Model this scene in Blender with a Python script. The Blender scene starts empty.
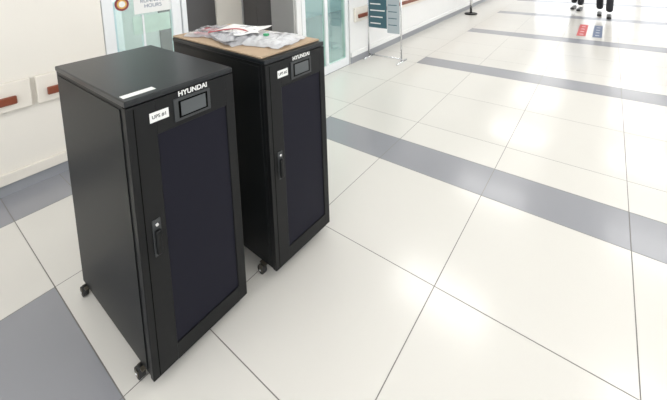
import bpy, bmesh, math, random
import numpy as np
from mathutils import Matrix, Vector, noise
random.seed(4)
scene=bpy.context.scene
scene.view_settings.view_transform='Standard'
CAM=(362.1908,334.2842,-4.9953,.6530,.1236,-.0308,2.2280,-.4326,1.7032)
def rot(yaw,pitch,roll):
    f=np.array([-math.sin(yaw)*math.cos(pitch), math.cos(yaw)*math.cos(pitch), -math.sin(pitch)])
    r0=np.array([math.cos(yaw),math.sin(yaw),0.]); u0=np.cross(r0,f)
    return r0*math.cos(roll)+u0*math.sin(roll), -r0*math.sin(roll)+u0*math.cos(roll), f
F_,CX,CY=CAM[:3]; R_,U_,W_=rot(*CAM[3:6]); O_=CAM[6:9]
# x, y, heading, width, depth, height, clearance
CABS=[[.892,.080,-.004,.458,.752,1.194,.048],[.933,.696,-.027,.436,.885,1.187,.060]]

def mat(n,c,rough=.5,metal=0,noise_amt=0,noise_scale=5,bump=0,spec=.5,emit=0,alpha=1,coat=0):
    m=bpy.data.materials.new(n); m.use_nodes=True; nt=m.node_tree; b=nt.nodes['Principled BSDF']
    b.inputs['Base Color'].default_value=(*c,1); b.inputs['Roughness'].default_value=rough; b.inputs['Metallic'].default_value=metal
    b.inputs['Specular IOR Level'].default_value=spec; b.inputs['Coat Weight'].default_value=coat; b.inputs['Coat Roughness'].default_value=.12
    if emit: b.inputs['Emission Color'].default_value=(*c,1); b.inputs['Emission Strength'].default_value=emit
    if alpha<1: b.inputs['Alpha'].default_value=alpha
    if noise_amt or bump:
        tc=nt.nodes.new('ShaderNodeTexCoord'); nz=nt.nodes.new('ShaderNodeTexNoise'); nz.inputs['Scale'].default_value=noise_scale; nz.inputs['Detail'].default_value=4
        nt.links.new(tc.outputs['Object'],nz.inputs['Vector'])
        if noise_amt:
            mr=nt.nodes.new('ShaderNodeMapRange'); mr.inputs['To Min'].default_value=1-noise_amt; mr.inputs['To Max'].default_value=1+noise_amt
            vm=nt.nodes.new('ShaderNodeVectorMath'); vm.operation='SCALE'; vm.inputs[0].default_value=c
            nt.links.new(nz.outputs['Fac'],mr.inputs['Value']); nt.links.new(mr.outputs['Result'],vm.inputs['Scale']); nt.links.new(vm.outputs[0],b.inputs['Base Color'])
        if bump:
            bp=nt.nodes.new('ShaderNodeBump'); bp.inputs['Strength'].default_value=bump; bp.inputs['Distance'].default_value=.01
            nt.links.new(nz.outputs['Fac'],bp.inputs['Height']); nt.links.new(bp.outputs['Normal'],b.inputs['Normal'])
    return m
def tile_mat(n,c,rough,var):
    m=bpy.data.materials.new(n); m.use_nodes=True; nt=m.node_tree; b=nt.nodes['Principled BSDF']; b.inputs['Roughness'].default_value=rough
    b.inputs['Coat Weight'].default_value=.15; b.inputs['Coat Roughness'].default_value=.08
    g=nt.nodes.new('ShaderNodeNewGeometry'); tc=nt.nodes.new('ShaderNodeTexCoord')
    nz=nt.nodes.new('ShaderNodeTexNoise'); nz.inputs['Scale'].default_value=1.3; nz.inputs['Detail'].default_value=3
    nt.links.new(tc.outputs['Object'],nz.inputs['Vector'])
    a=nt.nodes.new('ShaderNodeMath'); a.operation='ADD'; nt.links.new(g.outputs['Random Per Island'],a.inputs[0]); nt.links.new(nz.outputs['Fac'],a.inputs[1])
    mr=nt.nodes.new('ShaderNodeMapRange'); mr.inputs['From Max'].default_value=2; mr.inputs['To Min'].default_value=1-var; mr.inputs['To Max'].default_value=1+var
    nt.links.new(a.outputs[0],mr.inputs['Value'])
    vm=nt.nodes.new('ShaderNodeVectorMath'); vm.operation='SCALE'; vm.inputs[0].default_value=c
    nt.links.new(mr.outputs['Result'],vm.inputs['Scale']); nt.links.new(vm.outputs[0],b.inputs['Base Color'])
    return m
def mesh_mat():
    m=mat('perforated_steel',(.003,.003,.008),.5,spec=.12); nt=m.node_tree; b=nt.nodes['Principled BSDF']
    tc=nt.nodes.new('ShaderNodeTexCoord'); v=nt.nodes.new('ShaderNodeTexVoronoi'); v.inputs['Scale'].default_value=105; v.inputs['Randomness'].default_value=0
    mp=nt.nodes.new('ShaderNodeMapping'); mp.inputs['Rotation'].default_value=(math.radians(45),0,0)
    cr=nt.nodes.new('ShaderNodeValToRGB'); cr.color_ramp.elements[0].position=.3; cr.color_ramp.elements[0].color=(.0002,.0002,.0006,1); cr.color_ramp.elements[1].position=.4; cr.color_ramp.elements[1].color=(.010,.010,.017,1)
    nt.links.new(tc.outputs['Object'],mp.inputs['Vector']); nt.links.new(mp.outputs[0],v.inputs['Vector']); nt.links.new(v.outputs['Distance'],cr.inputs['Fac']); nt.links.new(cr.outputs[0],b.inputs['Base Color'])
    return m
def glass_mat(n,tint=(.9,1,.97),refl=.12):
    m=bpy.data.materials.new(n); m.use_nodes=True; nt=m.node_tree; nt.nodes.clear()
    o=nt.nodes.new('ShaderNodeOutputMaterial'); mx=nt.nodes.new('ShaderNodeMixShader'); t=nt.nodes.new('ShaderNodeBsdfTransparent'); g=nt.nodes.new('ShaderNodeBsdfGlossy')
    t.inputs['Color'].default_value=(*tint,1); g.inputs['Roughness'].default_value=.03; mx.inputs[0].default_value=refl
    nt.links.new(t.outputs[0],mx.inputs[1]); nt.links.new(g.outputs[0],mx.inputs[2]); nt.links.new(mx.outputs[0],o.inputs[0]); return m
M_tile=tile_mat('tile_cream',(.685,.667,.625),.2,.03)
M_grey=tile_mat('tile_grey',(.29,.295,.32),.24,.05)
M_grout=mat('grout',(.20,.19,.18),.9,noise_amt=.1)
M_wall=mat('wall_paint',(.80,.765,.70),.6,noise_amt=.03,noise_scale=2)
M_wallw=mat('wall_white',(.80,.80,.79),.5,noise_amt=.03,noise_scale=2)
M_skirt=mat('skirting_grey',(.30,.31,.33),.5,noise_amt=.05)
M_cream=mat('rail_cream',(.80,.755,.68),.45,noise_amt=.03)
M_wood=mat('rail_wood',(.22,.06,.03),.4,noise_amt=.3,noise_scale=12)
M_ceil=mat('ceiling_paint',(.8,.8,.8),.8,noise_amt=.02)
M_lamp=mat('lamp_diffuser',(1,.985,.96),.5,emit=7.3)
M_black=mat('black_powdercoat',(.004,.0045,.005),.42,noise_amt=.15,noise_scale=30,bump=.03,spec=.26)
M_blacktop=mat('black_top',(.009,.011,.013),.3,noise_amt=.15,noise_scale=30,spec=.38)
M_side=mat('black_side',(.005,.006,.0065),.42,noise_amt=.2,noise_scale=3,spec=.27)
M_mesh=mesh_mat()
M_bezel=mat('bezel',(.035,.038,.04),.4,noise_amt=.05,spec=.4)
M_lcd=mat('lcd',(.07,.078,.082),.25,noise_amt=.05)
M_white=mat('label_white',(.8,.8,.78),.5,noise_amt=.02)
M_ink=mat('ink',(.02,.02,.02),.5,noise_amt=.02)
M_seam=mat('seam_dark',(.001,.001,.001),.8,noise_amt=.02,spec=.05)
M_chrome=mat('chrome',(.75,.76,.78),.22,1,noise_amt=.02)
M_steel=mat('stainless',(.50,.49,.47),.38,.6,noise_amt=.06,noise_scale=3)
M_brass=mat('caster_bracket',(.10,.09,.07),.4,.5,noise_amt=.1)
M_rubber=mat('rubber',(.012,.012,.012),.6,noise_amt=.1)
M_card=mat('cardboard',(.42,.31,.21),.8,noise_amt=.12,noise_scale=14)
M_alu=mat('white_aluminium',(.80,.82,.83),.35,noise_amt=.02)
M_glass=glass_mat('door_glass'); M_glassg=glass_mat('door_glass_green',(.75,.9,.84),.15)
M_teal=mat('sign_teal',(.05,.12,.15),.4,noise_amt=.08)
M_signg=mat('sign_grey',(.42,.47,.50),.4,noise_amt=.05)
M_red=mat('decal_red',(.55,.06,.06),.4,noise_amt=.1); M_blue=mat('decal_blue',(.10,.14,.24),.4,noise_amt=.1)
M_darkdoor=mat('elevator_dark',(.10,.095,.095),.35,.4,noise_amt=.1); M_maroon=mat('logo_maroon',(.25,.04,.05),.5,noise_amt=.1); M_gold=mat('logo_gold',(.7,.42,.1),.5,noise_amt=.1)
M_ext=mat('exterior_wall',(.62,.72,.78),.8,noise_amt=.15,noise_scale=1.5)

def link(o,parent=None):
    bpy.context.collection.objects.link(o)
    if parent: o.parent=parent
    return o
def empty(n,loc=(0,0,0),rz=0):
    e=bpy.data.objects.new(n,None); e.empty_display_size=.2; e.location=loc; e.rotation_euler=(0,0,rz); return link(e)
def meshobj(n,v,f,m,parent=None,smooth=False):
    me=bpy.data.meshes.new(n); me.from_pydata([tuple(map(float,a)) for a in v],[],f); me.update()
    for x in (m if isinstance(m,list) else [m]): me.materials.append(x)
    if smooth:
        for p in me.polygons: p.use_smooth=True
    return link(bpy.data.objects.new(n,me),parent)
def box(n,a,b,m,parent=None,bev=0):
    x0,y0,z0=a;x1,y1,z1=b
    v=[(x0,y0,z0),(x1,y0,z0),(x1,y1,z0),(x0,y1,z0),(x0,y0,z1),(x1,y0,z1),(x1,y1,z1),(x0,y1,z1)]
    o=meshobj(n,v,[(3,2,1,0),(4,5,6,7),(0,1,5,4),(1,2,6,5),(2,3,7,6),(3,0,4,7)],m,parent)
    if bev:
        md=o.modifiers.new('b','BEVEL'); md.width=bev; md.segments=3
    return o
def cyl(n,p,q,r,m,parent=None,seg=20,r2=None):
    p=Vector(p);q=Vector(q); bm=bmesh.new(); bmesh.ops.create_cone(bm,cap_ends=True,segments=seg,radius1=r,radius2=r if r2 is None else r2,depth=(q-p).length)
    bmesh.ops.transform(bm,matrix=Matrix.Translation((p+q)/2)@(q-p).to_track_quat('Z','Y').to_matrix().to_4x4(),verts=bm.verts)
    me=bpy.data.meshes.new(n); bm.to_mesh(me); bm.free(); me.materials.append(m)
    for f in me.polygons: f.use_smooth=len(f.vertices)==4
    return link(bpy.data.objects.new(n,me),parent)
def text(n,s,loc,size,m,parent,rx=90,rz=90,ext=.0004,bold=0,align='CENTER'):
    c=bpy.data.curves.new(n,'FONT'); c.body=s; c.size=size; c.extrude=ext; c.offset=bold; c.align_x=align; c.align_y='CENTER'; c.materials.append(m)
    o=bpy.data.objects.new(n,c); o.location=loc; o.rotation_euler=(math.radians(rx),0,math.radians(rz)); return link(o,parent)
def tube(n,pts,r,m,parent=None,cyclic=False):
    c=bpy.data.curves.new(n,'CURVE'); c.dimensions='3D'; c.bevel_depth=r; c.bevel_resolution=3; s=c.splines.new('NURBS' if len(pts)>3 else 'POLY'); s.points.add(len(pts)-1)
    for i,p in enumerate(pts): s.points[i].co=(*p,1)
    s.use_cyclic_u=cyclic
    if s.type=='NURBS': s.use_endpoint_u=True; s.order_u=3
    c.materials.append(m); return link(bpy.data.objects.new(n,c),parent)

# floor
xs=[k*.8 for k in range(-5,14)]
ys=[-3.6,-2.8,-2.4,-2.05,-1.25,-.37,0,.352,1.146,1.977,2.345,2.72,3.56,4.44,4.80,5.17,5.97,6.83,7.18,7.57,8.4,9.23,9.58,9.97,10.8,11.63,11.98,12.37,13.2,14.03,14.38,14.8,15.6,16.4,16.8,17.2,18,18.8,19.2,20]
stripes=[-2.8,-.37,1.977,4.44,6.83,9.23,11.63,14.03,16.4,18.8]
v=[];f=[];mi=[]; g=.0022
for i in range(len(xs)-1):
    for j in range(len(ys)-1):
        a,b,c,d=xs[i]+g,xs[i+1]-g,ys[j]+g,ys[j+1]-g; k=len(v)
        v+=[(a,c,0),(b,c,0),(b,d,0),(a,d,0)]; f.append((k,k+1,k+2,k+3))
        mi.append(1 if (ys[j] in stripes and xs[i]>-.01) or xs[i]<-.81 else 0)
k=len(v); x0,x1,y0,y1=xs[0],xs[-1],ys[0],ys[-1]
v+=[(x0,y0,-.0012),(x1,y0,-.0012),(x1,y1,-.0012),(x0,y1,-.0012)]; f.append((k,k+1,k+2,k+3)); mi.append(2)
fl=meshobj('floor',v,f,[M_tile,M_grey,M_grout])
for p,m in zip(fl.data.polygons,mi): p.material_index=m

# walls
XL=-1.2; XR=-.80; H=3.0; DY=.78
box('wall_left',(XL-.15,-3.6,0),(XL,DY,H),M_wall)
box('wall_corridor',(XR-.15,3.88,0),(XR,20,H),M_wallw)
box('wall_vestibule_side',(-1.95,2.76,0),(XR,2.84,H),M_wallw)
box('wall_vestibule_back',(-2.0,1.2,0),(-1.85,2.76,H),M_wallw)
wf=empty('wall_far',(0,20,0))
box('sill',(XR-.15,0,0),(9.6,.15,.25),M_wallw,wf); box('lintel',(XR-.15,0,2.7),(9.6,.15,H),M_wallw,wf)
for i in range(6): box('pier_%d'%i,(XR-.15+i*2.06,0,.25),(XR+.1+i*2.06,.15,2.7),M_wallw,wf)
box('ceiling',(-2.0,-3.6,H),(9.6,20.15,H+.1),M_ceil)
box('wall_lintel',(XL-.15,DY,2.3),(XL,2.76,H),M_wallw)
box('wall_lintel_corridor',(XR-.15,2.84,2.3),(XR,3.88,H),M_wallw)
box('baseboard_left',(XL,-3.6,0),(XL+.012,DY,.085),M_skirt)
box('trim_left',(XL,-3.6,.085),(XL+.03,DY,.165),M_cream,bev=.006)
box('baseboard_corridor',(XR,3.88,0),(XR+.012,20,.10),M_skirt)
box('trim_corridor',(XR,3.88,.10),(XR+.025,20,.17),M_wallw,bev=.006)
def handrail(y0,y1,X,wood0,wood1):
    e=empty('wall_handrail',(X,y0,.70)); L=y1-y0
    box('rail_board',(0,0,-.085),(.035,L,.13),M_cream,e,.01)
    box('rail_grip',(.035,wood0-y0,-.03),(.06,wood1-y0,.03),M_wood,e,.008)
handrail(-3.5,.25,XL,-3.45,.16); handrail(.28,DY-.01,XL,.34,.62)
handrail(3.98,8.5,XR,4.05,8.4); handrail(8.7,14,XR,8.8,13.9)
def door(n,X,y0,y1,h,gl,rail=.06):
    e=empty(n,(X,y0,0)); L=y1-y0; t=.05
    box('stile_near',(-t,0,0),(0,rail,h),M_alu,e,.004); box('stile_far',(-t,L-rail,0),(0,L,h),M_alu,e,.004)
    box('bottom_rail',(-t,rail,0),(0,L-rail,.12),M_alu,e,.004); box('top_rail',(-t,rail,h-.08),(0,L-rail,h),M_alu,e,.004)
    box('glass_pane',(-t*.6,rail,.12),(-t*.45,L-rail,h-.08),gl,e)
    return e
d1=door('door_1',XL-.01,DY+.01,1.50,2.29,M_glass,.09)
cyl('logo_disc',(.001-.02,.17,1.28),(-.018,.17,1.28),.06,M_maroon,d1,32)
cyl('logo_ring',(-.018,.17,1.28),(-.016,.17,1.28),.042,M_gold,d1,32)
cyl('logo_core',(-.016,.17,1.28),(-.014,.17,1.28),.028,M_white,d1,32)
box('notice',(-.022,.27,1.17),(-.018,.62,1.40),M_white,d1)
text('notice_text','RUNNING\nHOURS',(-.0175,.445,1.26),.05,M_blue,d1)
box('notice_poster',(-.022,.25,.98),(-.018,.60,1.15),mat('poster_pale_green',(.5,.66,.58),.5,noise_amt=.15,noise_scale=9),d1)
box('mid_stile',(-.05,.33,.12),(-.005,.345,1.16),M_alu,d1)
d2=door('door_2',XR-.01,2.86,3.86,2.29,M_glassg,.07)
box('stile_middle',(-.05,.46,.12),(0,.52,2.21),M_alu,d2,.004)
box('door_frame_1',(XL-.15,1.51,0),(XL+.0,1.56,2.3),M_alu,bev=.004)
el=empty('elevator_door',(-1.85,0,0))
box('leaf_1',(0,1.58,0),(.02,2.32,2.1),M_darkdoor,el); box('column_casing',(0,2.32,0),(.05,2.72,2.3),M_cream,el,.004)
e2=empty('elevator_door.001',(0,2.76,0))
box('leaf_1',(-1.79,-.02,0),(-1.52,0,2.1),M_darkdoor,e2); box('leaf_2',(-1.515,-.02,0),(-1.23,0,2.1),M_darkdoor,e2)
box('casing',(-1.22,-.035,0),(-.82,0,2.3),M_steel,e2,.004)
box('wall_exterior',(-4.0,-3.6,0),(-3.85,20,1.0),M_ext)

for i,(x,y) in enumerate([(x,y) for y in (-1.4,1.2,3.8,6.4,9,11.6,14.2,16.8) for x in (.6,3.0,5.4,7.8)]):
    e=empty('ceiling_lamp',(x,y,H)); box('lamp_frame',(-.63,-.33,-.03),(.63,.33,0),M_alu,e)
    box('diffuser',(-.6,-.3,-.036),(.6,.3,-.03),M_lamp,e)

def caster(P,parent,i,z0):
    x,y=P
    box('caster_plate_%d'%i,(x-.022,y-.004,z0-.004),(x+.022,y+.04,z0+.0005),M_brass,parent)
    box('caster_fork_a_%d'%i,(x-.014,y-.016,.022),(x+.010,y-.013,z0),M_brass,parent); box('caster_fork_b_%d'%i,(x-.014,y+.013,.022),(x+.010,y+.016,z0),M_brass,parent)
    cyl('caster_wheel_%d'%i,(x-.008,y-.012,.025),(x-.008,y+.012,.025),.025,M_rubber,parent); cyl('caster_hub_%d'%i,(x-.008,y-.018,.025),(x-.008,y+.018,.025),.006,M_chrome,parent)
def cabinet(x,y,th,W,D,Hc,z0,num):
    e=empty('ups_cabinet',(x,y,0),th)
    box('body',(-D,.004,z0),(-.032,W-.004,Hc-.024),M_side,e,.003)
    box('side_panel_left',(-D+.02,-.0,z0+.02),(-.05,.004,Hc-.04),M_side,e,.002)
    box('side_panel_right',(-D+.02,W-.004,z0+.02),(-.05,W,Hc-.04),M_side,e,.002)
    box('top_cover',(-D,0,Hc-.024),(0,W,Hc),M_blacktop,e,.005)
    zt=Hc-.027; zb=z0; t=-.028
    ma,mb,mz0,mz1=.23*W,.90*W,z0+.075,Hc-.165
    box('door_stile_left',(t,.0,zb),(0,ma,zt),M_black,e,.004); box('door_stile_right',(t,mb,zb),(0,W,zt),M_black,e,.004)
    box('door_top',(t,ma-.002,mz1),(0,mb+.002,zt),M_black,e,.002); box('door_bottom',(t,ma-.002,zb),(0,mb+.002,mz0),M_black,e,.002)
    box('door_mesh',(t,ma,mz0),(-.006,mb,mz1),M_mesh,e)
    box('door_seam',(-.002,.055*W,z0+.01),(.0008,.062*W,zt-.01),M_seam,e)
    box('screen_bezel',(-.002,.38*W,Hc-.145),(.005,.73*W,Hc-.052),M_bezel,e,.002)
    box('screen_frame',(.004,.42*W,Hc-.134),(.0055,.70*W,Hc-.064),M_seam,e)
    box('screen_glass',(.004,.44*W,Hc-.128),(.0065,.68*W,Hc-.070),M_lcd,e)
    text('brand_text','HYUNDAI',(.001,.57*W,Hc-.038),.029,M_white,e,bold=.0008)
    box('id_label',(0,.175*W,Hc-.112),(.0012,.335*W,Hc-.074),M_white,e); text('id_text',num,(.0014,.255*W,Hc-.093),.019,M_ink,e,bold=.0003)
    box('handle_plate',(0,.11*W,Hc-.64),(.005,.18*W,Hc-.49),M_bezel,e,.004); box('handle_lever',(.005,.12*W,Hc-.63),(.020,.17*W,Hc-.53),M_black,e,.006)
    cyl('handle_lock',(.004,.145*W,Hc-.51),(.010,.145*W,Hc-.51),.006,M_chrome,e)
    for i,P in enumerate([(-.10,-.006),(-.07,W-.04),(-D+.05,-.006),(-D+.05,W-.04)]): caster(P,e,i,z0)
    return e
c1=cabinet(*CABS[0],'UPS #1'); c2=cabinet(*CABS[1],'UPS #2')
W1,D1,H1=CABS[0][3:6]; W2,D2,H2=CABS[1][3:6]
box('top_sticker',(-.07,.012,H1),(-.035,.13,H1+.0008),M_white,c1)
T=Matrix.Translation((CABS[1][0],CABS[1][1],H2))@Matrix.Rotation(CABS[1][2],4,'Z')
def place(o): o.matrix_world=T@o.matrix_world; return o
cb=box('cardboard_sheet',(-D2+.0,.004,.002),(-.03,W2-.004,.011),M_card,None,.002); place(cb)
def bag_mat(n,c,al): return mat(n,c,.16,alpha=al,bump=.3,noise_scale=16,noise_amt=.2)
MB1=bag_mat('plastic_clear',(.66,.67,.70),.42); MB2=bag_mat('plastic_white',(.72,.73,.75),.62); MB3=mat('paper_grey',(.42,.42,.44),.7,noise_amt=.35,noise_scale=30)
M_pink=mat('red_cable',(.42,.07,.08),.4,noise_amt=.1); M_green=mat('green_tag',(.05,.35,.15),.4,noise_amt=.1); M_paper=mat('paper_white',(.74,.74,.73),.7,noise_amt=.06,noise_scale=20); M_blk=mat('black_bundle',(.06,.06,.065),.5,noise_amt=.2)
pile=empty('packed_accessory_bags',(0,0,.0))
def bag(n,cx,cy,lx,ly,h,rz,m,seed,z=.013):
    v=[];f=[];N=40; e=bpy.data.objects.new(n,None); link(e,pile); e.location=(cx,cy,z); e.rotation_euler=(0,0,rz)
    for s in (1,-1):
        for i in range(N):
            for j in range(N):
                a=i/(N-1)*2-1;b=j/(N-1)*2-1
                k=max(0,(1-a**4)*(1-b**4))**.5
                nz=noise.noise(Vector((a*1.6+seed,b*1.6,s)))*.45+(abs(noise.noise(Vector((a*3+seed,b*3,s))))-.15)*.8
                ex=1+.06*noise.noise(Vector((b*2,seed,1))); ey=1+.07*noise.noise(Vector((a*2,seed,2)))
                zz=(h*.5*k*(1+nz*1.1) if s>0 else 0.0)+.003+.022*max(0,noise.noise(Vector((a*2,b*2,seed))))*(1-k)
                if s<0: zz-=.002
                v.append((a*lx/2*ex,b*ly/2*ey,max(zz,.001)))
    for s in (0,1):
        for i in range(N-1):
            for j in range(N-1):
                k=s*N*N+i*N+j; q=(k,k+N,k+N+1,k+1); f.append(q if s==0 else q[::-1])
    meshobj('pouch',v,f,m,e,True); return e
def sheet(n,cx,cy,lx,ly,rz,z,m,curl,seed):
    v=[];f=[];N=14
    for i in range(N):
        for j in range(N):
            a=i/(N-1)*2-1;b=j/(N-1)*2-1; v.append((a*lx/2,b*ly/2,z+curl*a*a*.5+.35*curl*noise.noise(Vector((a+seed,b,0)))))
    for i in range(N-1):
        for j in range(N-1):
            k=i*N+j; f.append((k,k+N,k+N+1,k+1))
    o=meshobj(n,v,f,m,pile,True); o.location=(cx,cy,.013); o.rotation_euler=(0,0,rz)
    md=o.modifiers.new('t','SOLIDIFY'); md.thickness=.002; return o
b1=bag('cable_pouch',-D2*.78,W2*.42,.30,.24,.055,.35,MB1,1.3)
box('pink_packet',(-.11,-.07,.004),(.04,.03,.018),mat('packet_pink',(.55,.16,.17),.5,noise_amt=.15),b1,.004)
for i in range(3):
    r=.045+.014*i; tube('cable_coil_%d'%i,[(math.cos(t)*r*1.5-.01,math.sin(t)*r*.9,.016+.004*i+.004*math.sin(3*t)) for t in [k*math.pi/5 for k in range(10)]],.005,(M_pink,M_pink,M_blk)[i],b1,True)
sheet('manual_grey',-D2*.52,W2*.36,.30,.20,-.25,.02,MB3,.02,1)
sheet('manual_white',-D2*.56,W2*.60,.28,.20,.35,.034,M_paper,.02,3)
sheet('leaflet',-D2*.44,W2*.44,.20,.14,-.6,.045,M_paper,.018,5)
b2=bag('document_pouch',-D2*.50,W2*.46,.34,.28,.075,-.2,MB1,4.1)
b3=bag('white_pouch',-D2*.23,W2*.56,.27,.26,.06,.25,MB2,7.7)
box('packed_connector',(-.06,-.02,.02),(-.03,.0,.046),M_green,b3,.003)
box('packed_block',(-.02,-.07,.004),(.08,.07,.022),M_paper,b3,.004)
tube('packed_cable',[(-.09,.06,.02),(-.03,.08,.025),(.03,.05,.028),(.08,.08,.02)],.005,M_blk,b3)
tube('strap',[(-D2*.68,.08,.05),(-D2*.6,.16,.065),(-D2*.5,.22,.065),(-D2*.42,.2,.055)],.004,M_pink,pile)
bpy.context.view_layer.update()
place(pile)

ss=empty('sign_stand',(-.74,4.30,0),.02)
for i,x in enumerate((.0,.56)):
    cyl('post_%d'%i,(x,0,.02),(x,0,1.6),.012,M_chrome,ss); cyl('foot_bar_%d'%i,(x,-.16,.014),(x,.16,.014),.014,M_chrome,ss)
cyl('cross_bar',(0,0,.06),(.56,0,.06),.01,M_chrome,ss); cyl('top_bar',(0,0,1.6),(.56,0,1.6),.012,M_chrome,ss)
box('panel_teal',(.02,-.018,.50),(.33,-.008,1.56),M_teal,ss); box('panel_grey',(.34,-.018,.44),(.54,-.008,1.56),M_signg,ss)
for i in range(9):
    z=.56+i*.1; box('text_row_%d'%i,(.05,-.0195,z),(.05+.18+.07*((i*7)%3)/2,-.018,z+.018),M_white,ss)
    box('text_row_b_%d'%i,(.36,-.0195,z),(.50,-.018,z+.012),M_teal,ss)
bp=empty('barrier_post',(-.5,8.75,0)); cyl('base',(0,0,0),(0,0,.03),.15,M_rubber,bp,32); cyl('pole',(0,0,.03),(0,0,.95),.03,M_chrome,bp); cyl('cap',(0,0,.95),(0,0,1.0),.04,M_chrome,bp,24,.02)
for n,x,m in (('floor_sticker',1.86,M_red),('floor_sticker',2.10,M_blue)):
    e=empty(n,(x,8.05,0)); box('decal',(-.07,-.6,0),(.07,.55,.001),m,e)
    for i in range(4): box('mark_%d'%i,(-.03,-.45+.25*i,.001),(.03,-.41+.25*i,.0015),M_white,e)

def skin(n,verts,edges,rad,m,parent,sub=2):
    me=bpy.data.meshes.new(n); me.from_pydata(verts,edges,[]); me.materials.append(m); o=link(bpy.data.objects.new(n,me),parent)
    md=o.modifiers.new('s','SKIN'); md.use_smooth_shade=True
    for i,r in enumerate(rad):
        s=me.skin_vertices[0].data[i]; s.radius=r if isinstance(r,tuple) else (r,r); s.use_root=(i==0)
    sb=o.modifiers.new('ss','SUBSURF'); sb.levels=sub; sb.render_levels=sub; return o
def person(loc,rz,stride,tro,shirt,hairm,skinm,shoe):
    e=empty('person',loc,rz); s=stride
    hip=.92
    fl_=(-.09,s*.5,.09); fr_=(.09,-s*.5,.11)
    skin('trousers',[(0,0,hip),(0,0,1.02),(-.09,.01,hip-.07),(-.095,s*.28,.50),(-.09,s*.5-.02,.12),(.09,-.01,hip-.07),(.095,-s*.12,.50),(.09,-s*.5-.02,.14)],
         [(0,1),(0,2),(2,3),(3,4),(0,5),(5,6),(6,7)],[(.15,.11),(.15,.11),.095,.074,.074,.095,.074,.074],tro,e)
    skin('shirt',[(0,0,1.0),(0,0,1.15),(0,.0,1.35),(0,0,1.44),(-.17,0,1.42),(-.22,-s*.15,1.16),(-.23,s*.02-.05,.97),(.17,0,1.42),(.22,s*.15,1.16),(.23,s*.32,.98)],
         [(0,1),(1,2),(2,3),(3,4),(4,5),(5,6),(3,7),(7,8),(8,9)],[(.155,.11),(.15,.105),(.17,.11),(.09,.07),.06,.047,.038,.06,.047,.038],shirt,e)
    skin('neck_head',[(0,0,1.42),(0,.01,1.50),(0,.015,1.56),(0,.02,1.63),(0,.01,1.70),(0,.0,1.74)],[(i,i+1) for i in range(5)],[.05,.05,(.06,.065),(.075,.09),(.072,.09),(.04,.05)],skinm,e)
    skin('hair',[(0,-.02,1.60),(0,-.02,1.68),(0,-.005,1.75)],[(0,1),(1,2)],[(.075,.085),(.083,.10),(.05,.07)],hairm,e)
    cyl('nose',(0,.10,1.62),(0,.125,1.60),.012,skinm,e,10,.008)
    for sx in (-1,1):
        cyl('eye_%d'%sx,(sx*.032,.088,1.645),(sx*.032,.100,1.645),.01,M_ink,e,10); cyl('ear_%d'%sx,(sx*.078,0,1.62),(sx*.09,-.01,1.63),.022,skinm,e,12,.015)
        wx,wy,wz=(-.23,s*.02-.05,.95) if sx<0 else (.23,s*.32,.96)
        skin('palm_%d'%sx,[(wx,wy,wz),(wx,wy+.005,wz-.07)],[(0,1)],[.024,(.018,.036)],skinm,e,1)
        for k in range(4):
            o=-.03+.02*k; L=(.06,.072,.075,.065)[k]
            skin('finger_%d_%d'%(sx,k),[(wx,wy+o,wz-.07),(wx-sx*.004,wy+o,wz-.07-L*.6),(wx-sx*.018,wy+o,wz-.07-L)],[(0,1),(1,2)],[.009,.008,.007],skinm,e,1)
        skin('thumb_%d'%sx,[(wx,wy+.03,wz-.02),(wx-sx*.01,wy+.055,wz-.055),(wx-sx*.012,wy+.06,wz-.085)],[(0,1),(1,2)],[.011,.009,.008],skinm,e,1)
    for n,(x,y,z) in (('shoe_1',fl_),('shoe_2',fr_)):
        o=box(n,(x-.045,y-.09,.0),(x+.045,y+.19,.085),shoe,e,.03)
        for vv in o.data.vertices:
            if vv.co.z>.05 and vv.co.y>y: vv.co.z=.05
        o.modifiers['b'].segments=4
M_tro=mat('trousers_black',(.015,.015,.02),.8,noise_amt=.2); M_tro2=mat('trousers_dark',(.03,.03,.035),.8,noise_amt=.2)
M_sh1=mat('shirt_white',(.75,.75,.78),.8,noise_amt=.1); M_sh2=mat('shirt_blue',(.2,.3,.5),.8,noise_amt=.1)
M_skin=mat('skin',(.45,.26,.18),.5,noise_amt=.08); M_hair=mat('hair',(.015,.012,.01),.5,noise_amt=.2); M_shoe=mat('shoe_black',(.012,.012,.012),.3,noise_amt=.1)
person((2.17,9.78,0),math.pi,.30,M_tro,M_sh1,M_hair,M_skin,M_shoe)
person((1.60,10.6,0),math.pi*.95,.22,M_tro2,M_sh2,M_hair,M_skin,M_shoe)

w=bpy.data.worlds.new('world'); scene.world=w; w.use_nodes=True; bg=w.node_tree.nodes['Background']; bg.inputs[0].default_value=(.94,.97,1,1); bg.inputs[1].default_value=1.9
cd=bpy.data.cameras.new('camera'); co=bpy.data.objects.new('camera',cd); link(co)
co.matrix_world=Matrix(((R_[0],U_[0],-W_[0],O_[0]),(R_[1],U_[1],-W_[1],O_[1]),(R_[2],U_[2],-W_[2],O_[2]),(0,0,0,1)))
cd.sensor_width=36; cd.lens=F_*36/667; cd.shift_x=(333.5-CX)/667; cd.shift_y=(CY-200)/667; cd.clip_start=.05
scene.camera=co
